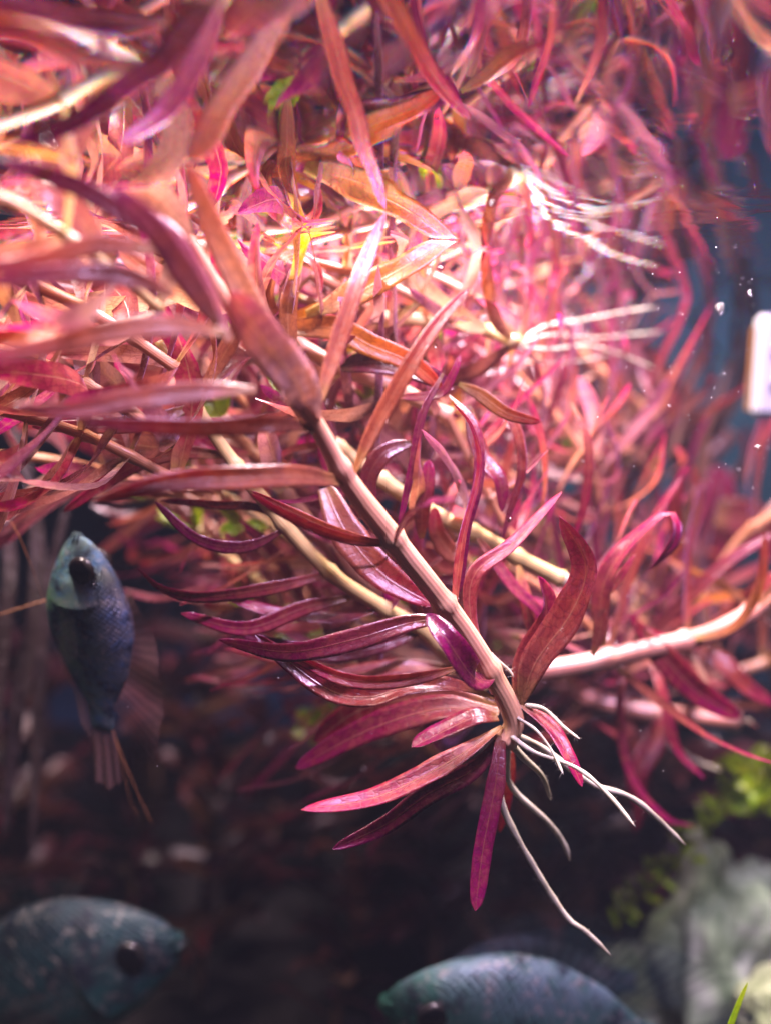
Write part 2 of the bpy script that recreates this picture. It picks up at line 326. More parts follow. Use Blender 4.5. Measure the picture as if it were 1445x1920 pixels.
# ------------------------------------------------------------------ the large cut stem in focus
A = plant('thick tan stem in front of all others, ending in maroon leaves and white roots',
          [(548, 735, 9.5), (590, 790, 9.75), (655, 905, 10.2), (740, 1015, 10.6), (850, 1155, 11.1), (920, 1262, 11.4), (962, 1348, 11.6), (946, 1390, 11.7)], .115, .5, 2, .2, filler=False, spacing=.9)
LA = [  # points, width px, tone, extras
 ([(590, 795, 9.75), (555, 715, 9.3), (495, 640, 8.8), (430, 545, 8.3)], 92, 1., dict(roll=12, tip=7, pale=.85, val=1.25)),
 ([(572, 770, 9.8), (505, 640, 9.5), (440, 520, 9.1), (390, 410, 8.7), (350, 305, 8.1)], 60, .0, dict(roll=-10, tip=6, pale=.65, val=1.1)),
 ([(592, 775, 9.7), (630, 660, 9.8), (672, 530, 9.9), (722, 398, 10.2)], 40, .55, dict(roll=15)),
 ([(588, 805, 9.75), (520, 795, 9.3), (400, 802, 9.0), (270, 798, 8.8), (150, 790, 8.6)], 38, .3, dict(roll=25)),
 ([(650, 905, 10.15), (560, 893, 9.7), (440, 898, 9.3), (320, 905, 9.0), (172, 940, 8.7)], 52, .5, dict(roll=10, tip=4)),
 ([(665, 885, 10.2), (700, 810, 10.1), (755, 710, 10.0), (815, 615, 10.0), (880, 540, 10.0)], 40, .45, dict(roll=15)),
 ([(738, 1020, 10.6), (650, 1008, 10.4), (560, 975, 10.3), (470, 925, 10.3)], 26, .75, dict(roll=50)),
 ([(742, 1012, 10.5), (770, 970, 9.8), (800, 945, 9.2), (852, 936, 8.6)], 55, .95, dict(roll=30, tip=3)),
 ([(845, 1160, 11.1), (770, 1168, 11.0), (660, 1200, 10.9), (540, 1222, 10.9), (410, 1200, 10.9)], 46, .8, dict(roll=12, twist=60)),
 ([(850, 1150, 11.1), (868, 1010, 11.1), (900, 880, 11.1), (885, 800, 11.1), (850, 757, 11.1)], 28, .95, dict(roll=45, twist=60)),
 ([(915, 1275, 11.3), (885, 1270, 10.8), (840, 1205, 10.6), (800, 1150, 10.8)], 62, 1.0, dict(roll=-15, fold=.5, tip=5)),
 ([(908, 1245, 11.5), (880, 1150, 11.6), (890, 1075, 11.6), (960, 1020, 11.7), (1052, 922, 11.8)], 34, .85, dict(roll=-25, twist=90)),
 ([(926, 1312, 11.4), (850, 1290, 11.2), (760, 1290, 11.1), (690, 1308, 11.1), (610, 1290, 11.2), (480, 1190, 11.4)], 52, .6, dict(roll=-20, twist=70, fold=.5)),
 ([(858, 1252, 11.3), (770, 1272, 11.0), (660, 1275, 10.9), (560, 1235, 11.0), (500, 1205, 11.1)], 30, .8, dict(roll=35, fold=.6)),
 ([(975, 1318, 11.6), (1005, 1240, 11.5), (1070, 1150, 11.4), (1098, 1060, 11.3), (1048, 968, 11.2)], 78, .6, dict(roll=10, fold=.35, twist=50, base=.2, tip=4)),
 ([(968, 1322, 11.65), (985, 1235, 11.7), (1022, 1150, 11.7), (1008, 1080, 11.6)], 54, .7, dict(roll=-15, fold=.45, twist=-60, base=.2)),
 ([(940, 1362, 11.6), (880, 1405, 11.4), (790, 1458, 11.2), (690, 1500, 11.1), (565, 1518, 11.0)], 48, .9, dict(roll=-15, fold=.3, base=.2)),
 ([(945, 1372, 11.7), (890, 1440, 11.6), (800, 1490, 11.4), (720, 1548, 11.3), (624, 1592, 11.2)], 44, .95, dict(roll=20, base=.2)),
 ([(938, 1380, 11.6), (928, 1470, 11.4), (905, 1590, 11.2), (890, 1708, 11.0)], 40, 1.0, dict(roll=8, base=.45, tip=12, fold=.2)),
 ([(932, 1345, 11.7), (890, 1345, 11.6), (830, 1372, 11.6), (772, 1402, 11.5)], 50, 1.0, dict(roll=-30, base=.4, tip=8)),
 ([(975, 1322, 11.6), (1030, 1362, 11.5), (1065, 1420, 11.3), (1090, 1475, 11.2)], 34, 1.0, dict(roll=20)),
 ([(935, 1335, 11.9), (820, 1330, 12.1), (690, 1370, 12.4), (555, 1440, 12.8)], 66, .9, dict(roll=-10, val=.8)),
 ([(935, 1330, 12.0), (800, 1310, 12.3), (680, 1330, 12.8), (590, 1390, 13.2)], 70, .75, dict(roll=15, val=.8)),
 ([(950, 1380, 11.9), (950, 1430, 12.2), (945, 1500, 12.6), (935, 1560, 12.8)], 34, .9, dict(roll=30)),
]
for i, (pp, ww, tn, kw) in enumerate(LA):
    kw = dict(kw); pleaf(A, pp, ww, tn, seed=i * 3.3, **kw)
for q in [([(946, 1388, 11.7), (938, 1500, 11.9), (1000, 1625, 12.0), (1060, 1718, 12.1), (1095, 1745, 12.1), (1145, 1792, 12.2)], 19),
          ([(950, 1385, 11.8), (955, 1470, 12.2), (1025, 1540, 12.4), (1055, 1580, 12.6), (1068, 1615, 12.7)], 17),
          ([(955, 1378, 11.6), (1000, 1410, 11.3), (1080, 1440, 11.1), (1140, 1490, 10.9), (1190, 1550, 10.7)], 12),
          ([(950, 1372, 11.7), (1020, 1405, 11.8), (1110, 1470, 11.9), (1190, 1500, 12.0), (1285, 1585, 12.2)], 17),
          ([(968, 1345, 11.5), (1005, 1370, 11.3), (1035, 1410, 11.2), (1055, 1452, 11.0)], 9),
          ([(985, 1322, 11.6), (1020, 1330, 11.5), (1055, 1362, 11.4), (1086, 1386, 11.3)], 11),
          ([(948, 1385, 11.8), (980, 1420, 11.9), (1015, 1455, 12.0), (1032, 1500, 12.1)], 17),
          ([(920, 1225, 11.5), (935, 1240, 11.5), (955, 1258, 11.5), (962, 1270, 11.5)], 7)]: proot(A, *q); hairs(A, q[0], q[1])

# ------------------------------------------------------------------ other stems of the tangle
PL = {}
def pl(key, *a, **k): PL[key] = plant(*a, seed=len(PL) + 11, **k); return PL[key]
pl('B', 'ribbed stem just below the thick front one, leaves combed sideways over dark water',
   [(300, 640, 12.0), (365, 755, 12.0), (430, 855, 12.1), (535, 985, 12.3), (625, 1078, 12.5), (720, 1140, 12.7), (800, 1188, 12.9), (905, 1290, 13.2)], .088, .7, 2.0, .2, filler=False, mat=STEM_O, spacing=.75)
for pp, ww, tn, kw in [
 ([(540, 990, 12.3), (460, 1025, 12.1), (370, 1010, 12), (290, 940, 12)], 26, .9, dict(roll=40)),
 ([(620, 1075, 12.5), (520, 1100, 12.2), (390, 1118, 12), (310, 1105, 12), (258, 1065, 12)], 30, .8, dict(roll=35, twist=50)),
 ([(660, 1118, 12.6), (570, 1140, 12.4), (460, 1178, 12.2), (340, 1150, 12.2)], 34, .9, dict(roll=30)),
 ([(720, 1140, 12.7), (640, 1160, 12.6), (520, 1150, 12.5), (390, 1110, 12.5)], 32, .95, dict(roll=-30)),
 ([(535, 980, 12.3), (480, 950, 12.3), (400, 945, 12.3), (300, 938, 12.4)], 22, .5, dict(roll=50)),
 ([(735, 1025, 11.8), (640, 1000, 11.6), (560, 965, 11.6), (470, 920, 11.6)], 24, .5, dict(roll=40)),
 ([(790, 1185, 12.9), (700, 1215, 12.7), (600, 1225, 12.6), (450, 1190, 12.4)], 34, .9, dict(roll=20)),
 ([(870, 1260, 13.1), (760, 1250, 13), (640, 1265, 13), (520, 1235, 13), (420, 1215, 13)], 40, .8, dict(roll=-20)),
 ([(610, 915, 12.2), (650, 1000, 12.0), (720, 1080, 11.9), (812, 1135, 11.8)], 72, .6, dict(roll=-5, val=.8, base=.4, tip=4)),
 ([(370, 760, 12), (280, 790, 11.7), (200, 800, 11.6), (60, 800, 11.6)], 34, .6, dict(roll=10)),
 ([(430, 855, 12.1), (330, 850, 12.2), (240, 880, 12.4), (120, 960, 12.6)], 34, .7, dict(roll=10)),
 ([(370, 750, 12), (430, 650, 12), (480, 560, 12), (520, 480, 12)], 36, .5, dict(roll=10)),
]: pleaf(PL['B'], pp, ww, tn, **kw)
pl('C', 'orange stem parallel to the ribbed one, slipping behind the thick front stem', [(420, 780, 13.4), (520, 905, 13.6), (620, 1030, 13.9), (730, 1130, 14.1), (850, 1240, 14.4)], .10, .6, 2.0, .27, nper=3, k=7, n=18, t0=.1)
pl('D', 'yellow olive stem low in the tangle above the dark water', [(370, 990, 15.8), (400, 1025, 15.9), (470, 1080, 16), (560, 1165, 16), (670, 1250, 16.2)], .09, .45, 1.9, .2, mat=STEM_O, nper=3, spacing=.5)
pl('E', 'golden brown stem crossing behind the upright pink leaves near the surface', [(380, 480, 12.6), (470, 575, 12.7), (560, 645, 12.8), (650, 695, 12.9), (730, 722, 13), (840, 780, 13.2)], .095, .35, 2.1, .31, nper=3, k=7, n=20, t1=.95)
pl('F', 'pale tan stem with a bare cut end among purple strap leaves', [(560, 770, 12.6), (690, 880, 12.8), (800, 955, 12.9), (900, 1005, 13), (970, 1045, 13.1), (1052, 1086, 13.2)], .095, .8, 1.9, .24, nper=3, k=7, n=20, cut=True, mat=STEM_O, t1=.8)
for pp, ww, tn, kw in [   # sharp crossing leaves of the golden stem
 ([(575, 590, 12.3), (650, 560, 12.1), (760, 500, 11.9), (862, 437, 12.1)], 62, .15, dict(roll=10, tip=4)),
 ([(520, 620, 12.5), (620, 615, 12.2), (700, 650, 12.1), (770, 680, 12.1), (830, 730, 12.2)], 50, .1, dict(roll=-15, fold=.4)),
 ([(640, 690, 12.3), (690, 680, 12.2), (760, 690, 12.2), (850, 730, 12.3)], 58, .75, dict(roll=10, val=.7)),
 ([(545, 690, 12.0), (540, 600, 11.9), (545, 545, 11.9), (560, 490, 12.0)], 38, .3, dict(roll=-10, val=.85)),
 ([(560, 650, 12.2), (505, 560, 12), (540, 480, 12), (590, 500, 12.1), (600, 560, 12.2)], 34, .35, dict(roll=35)),
 ([(860, 720, 12.2), (900, 740, 12.1), (950, 775, 12), (1012, 792, 12)], 30, .3, dict(roll=-25, val=.6)),
 ([(770, 830, 12.3), (720, 850, 12.2), (690, 900, 12.2), (700, 960, 12.3)], 40, .6, dict(roll=10, val=.8)),
 ([(840, 740, 12), (890, 800, 11.8), (895, 900, 11.7), (872, 1000, 11.7), (862, 1110, 11.8)], 24, .95, dict(roll=30)),
 ([(900, 745, 12.4), (960, 790, 12.3), (975, 880, 12.3), (950, 970, 12.4), (940, 1010, 12.5)], 30, .6, dict(roll=35, twist=60)),
 ([(875, 760, 12.5), (900, 850, 12.4), (935, 900, 12.3), (940, 960, 12.3)], 40, .7, dict(roll=20, val=.75)),
 ([(790, 1010, 12.5), (790, 960, 12.3), (800, 910, 12.2), (803, 862, 12.2)], 32, .75, dict(roll=-10, tip=10)),
 ([(830, 700, 12), (790, 780, 11.9), (770, 880, 11.9), (745, 1000, 11.9)], 20, .95, dict(roll=30)),
 ([(735, 745, 12.3), (820, 740, 12.1), (850, 700, 12), (862, 665, 12)], 22, .85, dict(roll=10)),
]: pleaf(PL['E'], pp, ww, tn, **kw)
for pp, ww, tn, kw in [
 ([(870, 1010, 12.8), (850, 1040, 12.7), (820, 1000, 12.7), (815, 950, 12.7)], 40, .5, dict(roll=15)),
 ([(895, 1010, 12.8), (960, 1100, 12.7), (1010, 1150, 12.7), (1020, 1200, 12.7)], 30, .95, dict(roll=20)),
 ([(970, 1060, 12.9), (985, 1140, 12.8), (1000, 1200, 12.9), (990, 1260, 13)], 34, .9, dict(roll=30)),
 ([(1070, 755, 13.4), (1100, 830, 13.3), (1098, 920, 13.3), (1075, 1010, 13.4)], 22, .7, dict(roll=30)),
 ([(1125, 1210, 13), (1130, 1100, 12.8), (1180, 1020, 12.7), (1250, 965, 12.7), (1262, 1010, 12.6), (1215, 1070, 12.6)], 46, .9, dict(roll=20, twist=90, base=.4)),
 ([(1100, 1115, 13), (1140, 1110, 12.9), (1170, 1070, 12.8), (1190, 1040, 12.8)], 20, .9, dict(roll=30)),
 ([(1110, 1230, 13), (1125, 1180, 12.9), (1128, 1120, 12.9), (1155, 1080, 12.9)], 30, .6, dict(roll=20)),
]: pleaf(PL['F'], pp, ww, tn, **kw)
pl('G', 'long pale pink stem stretching sideways behind the fan of maroon leaves', [(1500, 1085, 15.6), (1440, 1125, 15.2), (1340, 1185, 14.8), (1220, 1215, 14.5), (1100, 1243, 14.3), (980, 1262, 14.2)], .135, .4, 2.4, .26, mat=STEM_P, spacing=1.1, t0=0, t1=.9)
pl('H', 'second pale pink stem lying lower with bare roots at its end', [(980, 1240, 18.6), (1060, 1290, 18.4), (1150, 1322, 18.2), (1250, 1338, 18), (1385, 1352, 17.8)], .15, .7, 2.3, .26, mat=STEM_P, spacing=1.2,
   roots=[([(1250, 1340, 18), (1240, 1380, 18), (1290, 1420, 17.8), (1350, 1445, 17.6)], 16), ([(1300, 1340, 18), (1350, 1345, 17.8), (1385, 1350, 17.7), (1410, 1355, 17.6)], 18)], t1=.7)
for pp, ww, tn, kw in [
 ([(1215, 1220, 15.9), (1240, 1300, 15.4), (1265, 1400, 15.2), (1320, 1460, 15)], 26, .95, dict(roll=30)),
 ([(1180, 1215, 15.8), (1160, 1310, 15.4), (1175, 1440, 15.2), (1240, 1530, 15.2), (1300, 1550, 15.3)], 22, .95, dict(roll=30)),
 ([(1340, 1190, 16.4), (1270, 1210, 15.2), (1210, 1190, 14.6), (1180, 1150, 14.4)], 40, 1., dict(roll=10)),
 ([(1190, 1170, 14.6), (1250, 1240, 14.5), (1310, 1300, 14.6), (1385, 1345, 14.7)], 54, 1., dict(roll=-15, fold=.5)),
 ([(1300, 1200, 16.4), (1350, 1240, 16.2), (1400, 1290, 16), (1450, 1320, 16)], 40, .6, dict(roll=10)),
 ([(1310, 1190, 16.2), (1380, 1140, 15.6), (1440, 1090, 15.2), (1520, 1040, 15)], 30, .55, dict(roll=10)),
 ([(1200, 1215, 16), (1290, 1120, 15.6), (1370, 1050, 15.4), (1450, 1000, 15.2)], 30, .65, dict(roll=10)),
 ([(1160, 1330, 18.2), (1200, 1430, 18), (1200, 1480, 18), (1190, 1560, 18)], 34, .9, dict(roll=20)),
 ([(1260, 1330, 18), (1220, 1400, 17.6), (1190, 1460, 17.4), (1200, 1520, 17.4)], 48, .95, dict(roll=20)),
]: pleaf(PL['G'] if pp[0][2] < 17 else PL['H'], pp, ww, tn, **kw)
pl('I', 'reddish orange stem pointing up through open water, its pale cut end on top', [(1225, 1120, 25), (1262, 1040, 25), (1300, 930, 25), (1325, 860, 25), (1366, 812, 25)], .23, .4, 2.6, .3, cut=True, spacing=1.7, t0=.1, t1=.75, mat=STEM_P)
for pp, ww, tn, kw in [
 ([(1310, 850, 25), (1280, 770, 25), (1220, 700, 25), (1130, 620, 25)], 62, .25, dict(roll=10, base=.2)),
 ([(1300, 850, 25), (1240, 815, 24.5), (1190, 805, 24), (1150, 790, 24)], 34, .9, dict(roll=10)),
 ([(1345, 1140, 23), (1345, 1050, 23), (1350, 960, 23), (1345, 872, 23)], 78, .95, dict(roll=5, base=.5, tip=8, fold=.6)),
 ([(1320, 1200, 22.5), (1310, 1120, 22.5), (1290, 1060, 22.5), (1275, 985, 22.5)], 66, .9, dict(roll=5, base=.5, pale=.8)),
 ([(1340, 960, 22), (1400, 975, 22), (1450, 1010, 22), (1540, 1070, 22)], 84, .9, dict(roll=-10, base=.6)),
 ([(1270, 1020, 16), (1265, 950, 15.5), (1275, 900, 15.3), (1290, 875, 15.2)], 30, .75, dict(roll=10)),
]: pleaf(PL['I'], pp, ww, tn, **kw)
pl('J', 'pale olive stem floating just under the bright patch of surface, trailing white roots', [(560, 560, 13.6), (690, 592, 13.8), (780, 600, 14), (860, 608, 14.2), (920, 622, 14.0), (965, 642, 13.7)], .085, .35, 1.5, .24, mat=STEM_O, nper=4, spacing=.42, spread=70,
   roots=[([(966, 645, 13.8), (1020, 612, 15), (1090, 600, 16), (1150, 588, 16.6), (1230, 575, 17)], 8), ([(968, 648, 13.8), (1030, 628, 15), (1110, 634, 16.4), (1180, 628, 17), (1240, 622, 17.5)], 7),
          ([(970, 650, 13.8), (1030, 655, 15), (1100, 648, 16), (1160, 664, 16.6), (1228, 692, 17)], 8), ([(970, 655, 13.8), (1020, 680, 15), (1090, 676, 16), (1150, 664, 16.5)], 6)])
# near, out-of-focus stems on the left
pl('K', 'soft blurred stem close to the glass with broad rosy leaves pointing at the surface', [(330, 400, 9.3), (400, 520, 9.6), (450, 610, 9.8), (510, 700, 10.0), (575, 790, 10.3)], .05, .5, 2, .2, filler=False)
for pp, ww, tn, kw in [
 ([(410, 610, 8.4), (350, 520, 8.1), (290, 430, 7.8), (210, 350, 7.5)], 60, .9, dict(roll=5, pale=.4, val=1.1)),
 ([(430, 640, 8.6), (380, 540, 8.6), (320, 440, 8.5), (230, 370, 8.4)], 48, .9, dict(roll=-20, pale=.2, val=1.1)),
 ([(425, 625, 8.5), (330, 612, 8.1), (210, 622, 7.9), (90, 650, 7.8), (-60, 680, 7.6)], 49, .25, dict(roll=10, pale=.25, val=1.35)),
 ([(478, 730, 8.9), (370, 735, 8.6), (240, 752, 8.4), (130, 770, 8.2), (20, 760, 8.1)], 46, .55, dict(roll=10, pale=.25, val=1.35)),
 ([(330, 555, 8.2), (240, 520, 7.9), (120, 515, 7.7), (-30, 530, 7.6)], 48, .55, dict(roll=5, pale=.25, val=1.35)),
 ([(300, 470, 8.0), (180, 460, 7.9), (80, 490, 7.8), (-30, 500, 7.8)], 43, .4, dict(roll=15, pale=.25, val=1.35)),
 ([(300, 450, 8.0), (200, 380, 7.9), (120, 340, 7.9), (0, 300, 7.9)], 43, .9, dict(roll=15)),
]: pleaf(PL['K'], pp, ww, tn, **kw)
pl('L', 'blurred yellow lit stem by the surface at the edge of the tangle', [(-120, 330, 8.0), (0, 370, 8.1), (90, 420, 8.3), (190, 490, 8.6), (300, 580, 9.2)], .045, .3, 1.8, .3, mat=STEM_O, spacing=.5, nper=2, bend=(-.6, 0, .1))
for i, (lab, px, r, tn, ln, wd, kw) in enumerate([
 ('deep pink stem in the upper row of the crowded side thicket', [(-160, 480, 10), (20, 520, 10.2), (180, 590, 10.5), (330, 690, 10.9)], .08, .7, 2.0, .3, dict(bend=(-.7, -.1, .1), spread=80)),
 ('rust coloured stem filling the middle of the crowded side thicket', [(-150, 620, 10.5), (20, 660, 10.8), (180, 730, 11), (330, 830, 11.3)], .08, .4, 2.2, .3, dict(bend=(-.7, -.1, .1), spread=80)),
 ('dim crimson stem at the bottom edge of the crowded side thicket', [(-150, 760, 11), (0, 770, 11.2), (170, 820, 11.5), (330, 900, 11.9)], .08, .85, 2.2, .3, dict(bend=(-.7, -.1, .1), spread=80)),
 ('shaded wine red stem hanging over the head of the upright fish', [(-100, 850, 14), (80, 860, 14), (250, 900, 14.2), (420, 960, 14.5)], .09, .8, 2.2, .22, {}),
 ('copper stem touching the surface behind the tallest olive leaf', [(160, 420, 11.5), (300, 470, 11.6), (430, 540, 11.8), (540, 640, 12.2)], .08, .3, 2.0, .3, {}),
 ('bright pink stem tucked under the surface beside the copper one', [(330, 470, 12.5), (450, 490, 12.6), (600, 520, 12.9), (720, 600, 13.4)], .08, .6, 1.8, .28, {}),
 ('glossy mauve stem below the golden brown one', [(430, 640, 14), (560, 720, 14.2), (680, 800, 14.4), (800, 880, 14.8)], .09, .8, 2.3, .3, {}),
 ('tan stem seen in gaps behind the ribbed one', [(360, 880, 15), (470, 960, 15.2), (590, 1050, 15.4), (720, 1170, 15.8)], .09, .6, 2.1, .2, dict(mat=STEM_O)),
 ('lowest red stem of the tangle, shaded above the dark water', [(480, 1130, 15), (600, 1210, 15.2), (730, 1290, 15.4), (880, 1360, 15.6)], .09, .85, 2.4, .24, {}),
 ('salmon stem glowing behind the purple strap leaves', [(700, 680, 15.4), (800, 760, 15.5), (900, 850, 15.7), (1030, 950, 16)], .1, .7, 2.4, .32, {}),
 ('light magenta stem in the centre of the bright thicket', [(760, 560, 16.5), (880, 640, 16.6), (1000, 740, 16.8), (1120, 860, 17)], .1, .9, 2.4, .32, {}),
 ('rosy stem behind the bare cut end of the tan stem', [(880, 900, 17), (980, 980, 17), (1080, 1060, 17.2), (1190, 1160, 17.5)], .1, .8, 2.3, .22, {}),
 ('washed out pink stem fading under the surface by the white roots', [(900, 560, 18.5), (1020, 610, 18.6), (1130, 700, 19), (1240, 800, 19.3)], .12, .7, 2.6, .3, {}),
 ('orange stem arching through the bright blur beneath the white roots', [(940, 680, 19.5), (1040, 740, 19.5), (1140, 800, 19.7), (1230, 900, 20)], .12, .35, 2.5, .3, {}),
 ('hot pink stem in the soft blur below the arching orange one', [(1000, 820, 20), (1090, 900, 20), (1180, 980, 20.3), (1280, 1060, 20.6)], .12, .95, 2.6, .3, {}),
 ('blurred rust stem meeting the long pale pink stem', [(1010, 980, 19), (1110, 1050, 19), (1220, 1120, 19.3), (1340, 1220, 19.6)], .12, .4, 2.6, .28, {}),
 ('faint red stem hanging behind the fan of maroon leaves', [(760, 1090, 18), (880, 1160, 18), (1010, 1240, 18.2), (1130, 1330, 18.5)], .1, .85, 2.5, .26, {}),
 ('far coral stem beyond the tangle against blue water', [(900, 700, 25), (1060, 730, 25), (1200, 790, 25.5), (1300, 880, 26)], .13, .6, 3.0, .34, {}),
 ('distant pink stem rising at the edge of the blue water', [(1420, 560, 24), (1380, 660, 24), (1330, 790, 24), (1300, 960, 24.5)], .13, .85, 2.8, .34, dict(spacing=1.4)),
 ('blurred plum stem at the far end beside the white plastic part', [(1560, 900, 17), (1480, 950, 17.5), (1390, 1010, 18), (1320, 1120, 18.5)], .13, .9, 2.4, .32, dict(spacing=1.1)),
 ('brick red stem crossing the corner above the mossy rock', [(1560, 1180, 19), (1470, 1230, 19), (1380, 1260, 19), (1290, 1290, 19.2)], .13, .4, 2.4, .28, dict(spacing=1.1)),
 ('shadowed claret stem under the tangle left of the front roots', [(520, 1200, 19), (640, 1290, 19), (780, 1390, 19), (900, 1470, 19.2)], .1, .9, 2.6, .26, {}),
 ('pale rose stem in the haze behind the golden brown one', [(560, 560, 19), (700, 620, 19), (840, 700, 19.3), (980, 800, 19.6)], .11, .7, 2.6, .28, {}),
 ('maroon stem deep behind the combed leaves', [(300, 930, 19), (430, 1010, 19), (570, 1110, 19.3), (700, 1210, 19.6)], .1, .8, 2.4, .26, {}),
 ('terracotta stem behind the crowded side thicket', [(-100, 560, 16), (80, 640, 16), (260, 740, 16.3), (430, 850, 16.6)], .1, .5, 2.6, .28, {}),
 ('slender pink stem beneath the white trailing roots', [(960, 690, 16), (1020, 760, 16.2), (1090, 850, 16.5), (1130, 960, 17)], .08, .9, 2.0, .24, {}),
 ('purple stem among the hanging strap leaves in the middle', [(800, 700, 13.8), (850, 800, 13.9), (900, 900, 14), (960, 1010, 14.2)], .07, 1., 2.0, .2, dict(spread=75)),
 ('crimson stem behind the leaf that points at the lens', [(700, 780, 14), (760, 880, 14.1), (830, 980, 14.3), (900, 1090, 14.6)], .07, .9, 2.0, .24, {}),
 ('thin rosy stem under the tall arching leaf pair', [(930, 1050, 15), (1010, 1100, 15.1), (1090, 1160, 15.3), (1160, 1240, 15.6)], .07, .8, 2.0, .22, {}),
 ('amber stem under the surface over the golden brown one', [(500, 470, 12.9), (620, 500, 13), (740, 540, 13.2), (850, 600, 13.5)], .07, .25, 1.8, .3, dict(spread=75)),
 ('fuchsia stem by the tip of the broad copper leaf', [(740, 490, 14.5), (840, 530, 14.6), (930, 590, 14.8), (1010, 680, 15.1)], .07, 1., 1.8, .24, {}),
 ('soft red stem rising to the surface beyond the trailing roots', [(1080, 560, 21), (1150, 640, 21.3), (1210, 740, 21.6), (1260, 850, 22)], .1, .8, 2.6, .3, {}),
 ('blurred magenta stem low behind the long pale pink one', [(1080, 1060, 18), (1170, 1140, 18), (1260, 1230, 18.3), (1330, 1330, 18.6)], .1, .95, 2.4, .28, {}),
 ('faint plum stem crossing the dark below the side thicket', [(200, 820, 17), (320, 900, 17), (440, 960, 17.2), (560, 1040, 17.5)], .09, .9, 2.4, .26, {}),
 ('raspberry stem between the side thicket and the central stems', [(120, 520, 14.5), (260, 600, 14.6), (400, 700, 14.8), (540, 830, 15.2)], .1, .9, 2.4, .34, {}),
]):
    kw = dict(kw); kw.setdefault('spacing', .5); kw.setdefault('nper', 4); kw.setdefault('mat', STEM_F); pl('Z%d' % i, lab, px, r * .75, tn, ln, wd, **kw)
# ------------------------------------------------------------------ fish
def fish_mat(name, top, mid, low, patch, net=.6, metal=.25):
    t = NT(name); ob = t.obj(); x, y, z = t.sep(ob); 
    col = t.ramp(t.math('MULTIPLY_ADD', z, .55, .5), [(.12, low), (.5, mid), (.9, top)])
    n1 = t.noise(ob, 2.4, 4, .65)
    col = t.mix(t.math('MULTIPLY', t.math('SUBTRACT', n1, .45, clamp=True), 4, clamp=True), col, patch)
    u, v, _ = t.sep(t.uv()); uu = t.math('MULTIPLY', u, 2 * math.pi * 15); vv = t.math('MULTIPLY', v, 2 * math.pi * 17)
    nz = t.math('MULTIPLY', t.noise(ob, 5, 2), 2.2); uu = t.math('ADD', uu, nz); vv = t.math('ADD', vv, nz)
    sc = t.math('MULTIPLY', t.math('SINE', t.math('ADD', uu, vv)), t.math('SINE', t.math('SUBTRACT', uu, vv)))
    sc = t.math('MULTIPLY', t.math('ABSOLUTE', sc), 2.2, clamp=True)
    body = t.math('MULTIPLY', t.math('SUBTRACT', v, .2), 14, clamp=True)          # scales begin behind the gill cover
    col = t.mix(t.math('MULTIPLY', t.math('MULTIPLY', t.math('SUBTRACT', 1, sc), body), net), col, (.012, .018, .022))
    bl = t.math('MULTIPLY', t.math('SUBTRACT', t.noise(ob, 2.2, 5, .75), .50, clamp=True), 9, clamp=True)
    col = t.mix(t.math('MULTIPLY', bl, .85), col, (.012, .014, .03))
    col = t.mix(t.math('MULTIPLY', t.math('SUBTRACT', t.noise(ob, 5.5, 5, .75), .53, clamp=True), 6, clamp=True), col, (.30, .28, .26))
    return t.end(t.bsdf(col, .42, t.bump(t.math('ADD', sc, t.noise(ob, 9, 4)), .5, .03), .5, Metallic=metal))
def fin_mat(name, col, alpha):
    t = NT(name); u, v, _ = t.sep(t.uv()); s = t.math('SINE', t.math('ADD', t.math('MULTIPLY', u, 110), t.math('MULTIPLY', t.noise(t.obj(), 1.5, 3), 9)))
    pr = t.bsdf(t.mix(t.math('MULTIPLY_ADD', s, .5, .5), col, tuple(c * .4 for c in col)), .4)
    tr = t.n('BsdfTransparent'); mx = t.n('MixShader'); t.l(t.math('MULTIPLY_ADD', s, .12, alpha), mx.inputs[0]); t.l(tr.outputs[0], mx.inputs[1]); t.l(pr, mx.inputs[2])
    return t.end(mx.outputs[0])
CLEAR = fin_mat('clear_fin_membrane', (.10, .08, .07), .16)
EYE = simple('fish_eye_black', (.003, .003, .004), .08, spec=.3); IRIS = simple('fish_iris', (.02, .018, .018), .2); FEEL = simple('feeler_skin', (.30, .12, .04), .5)
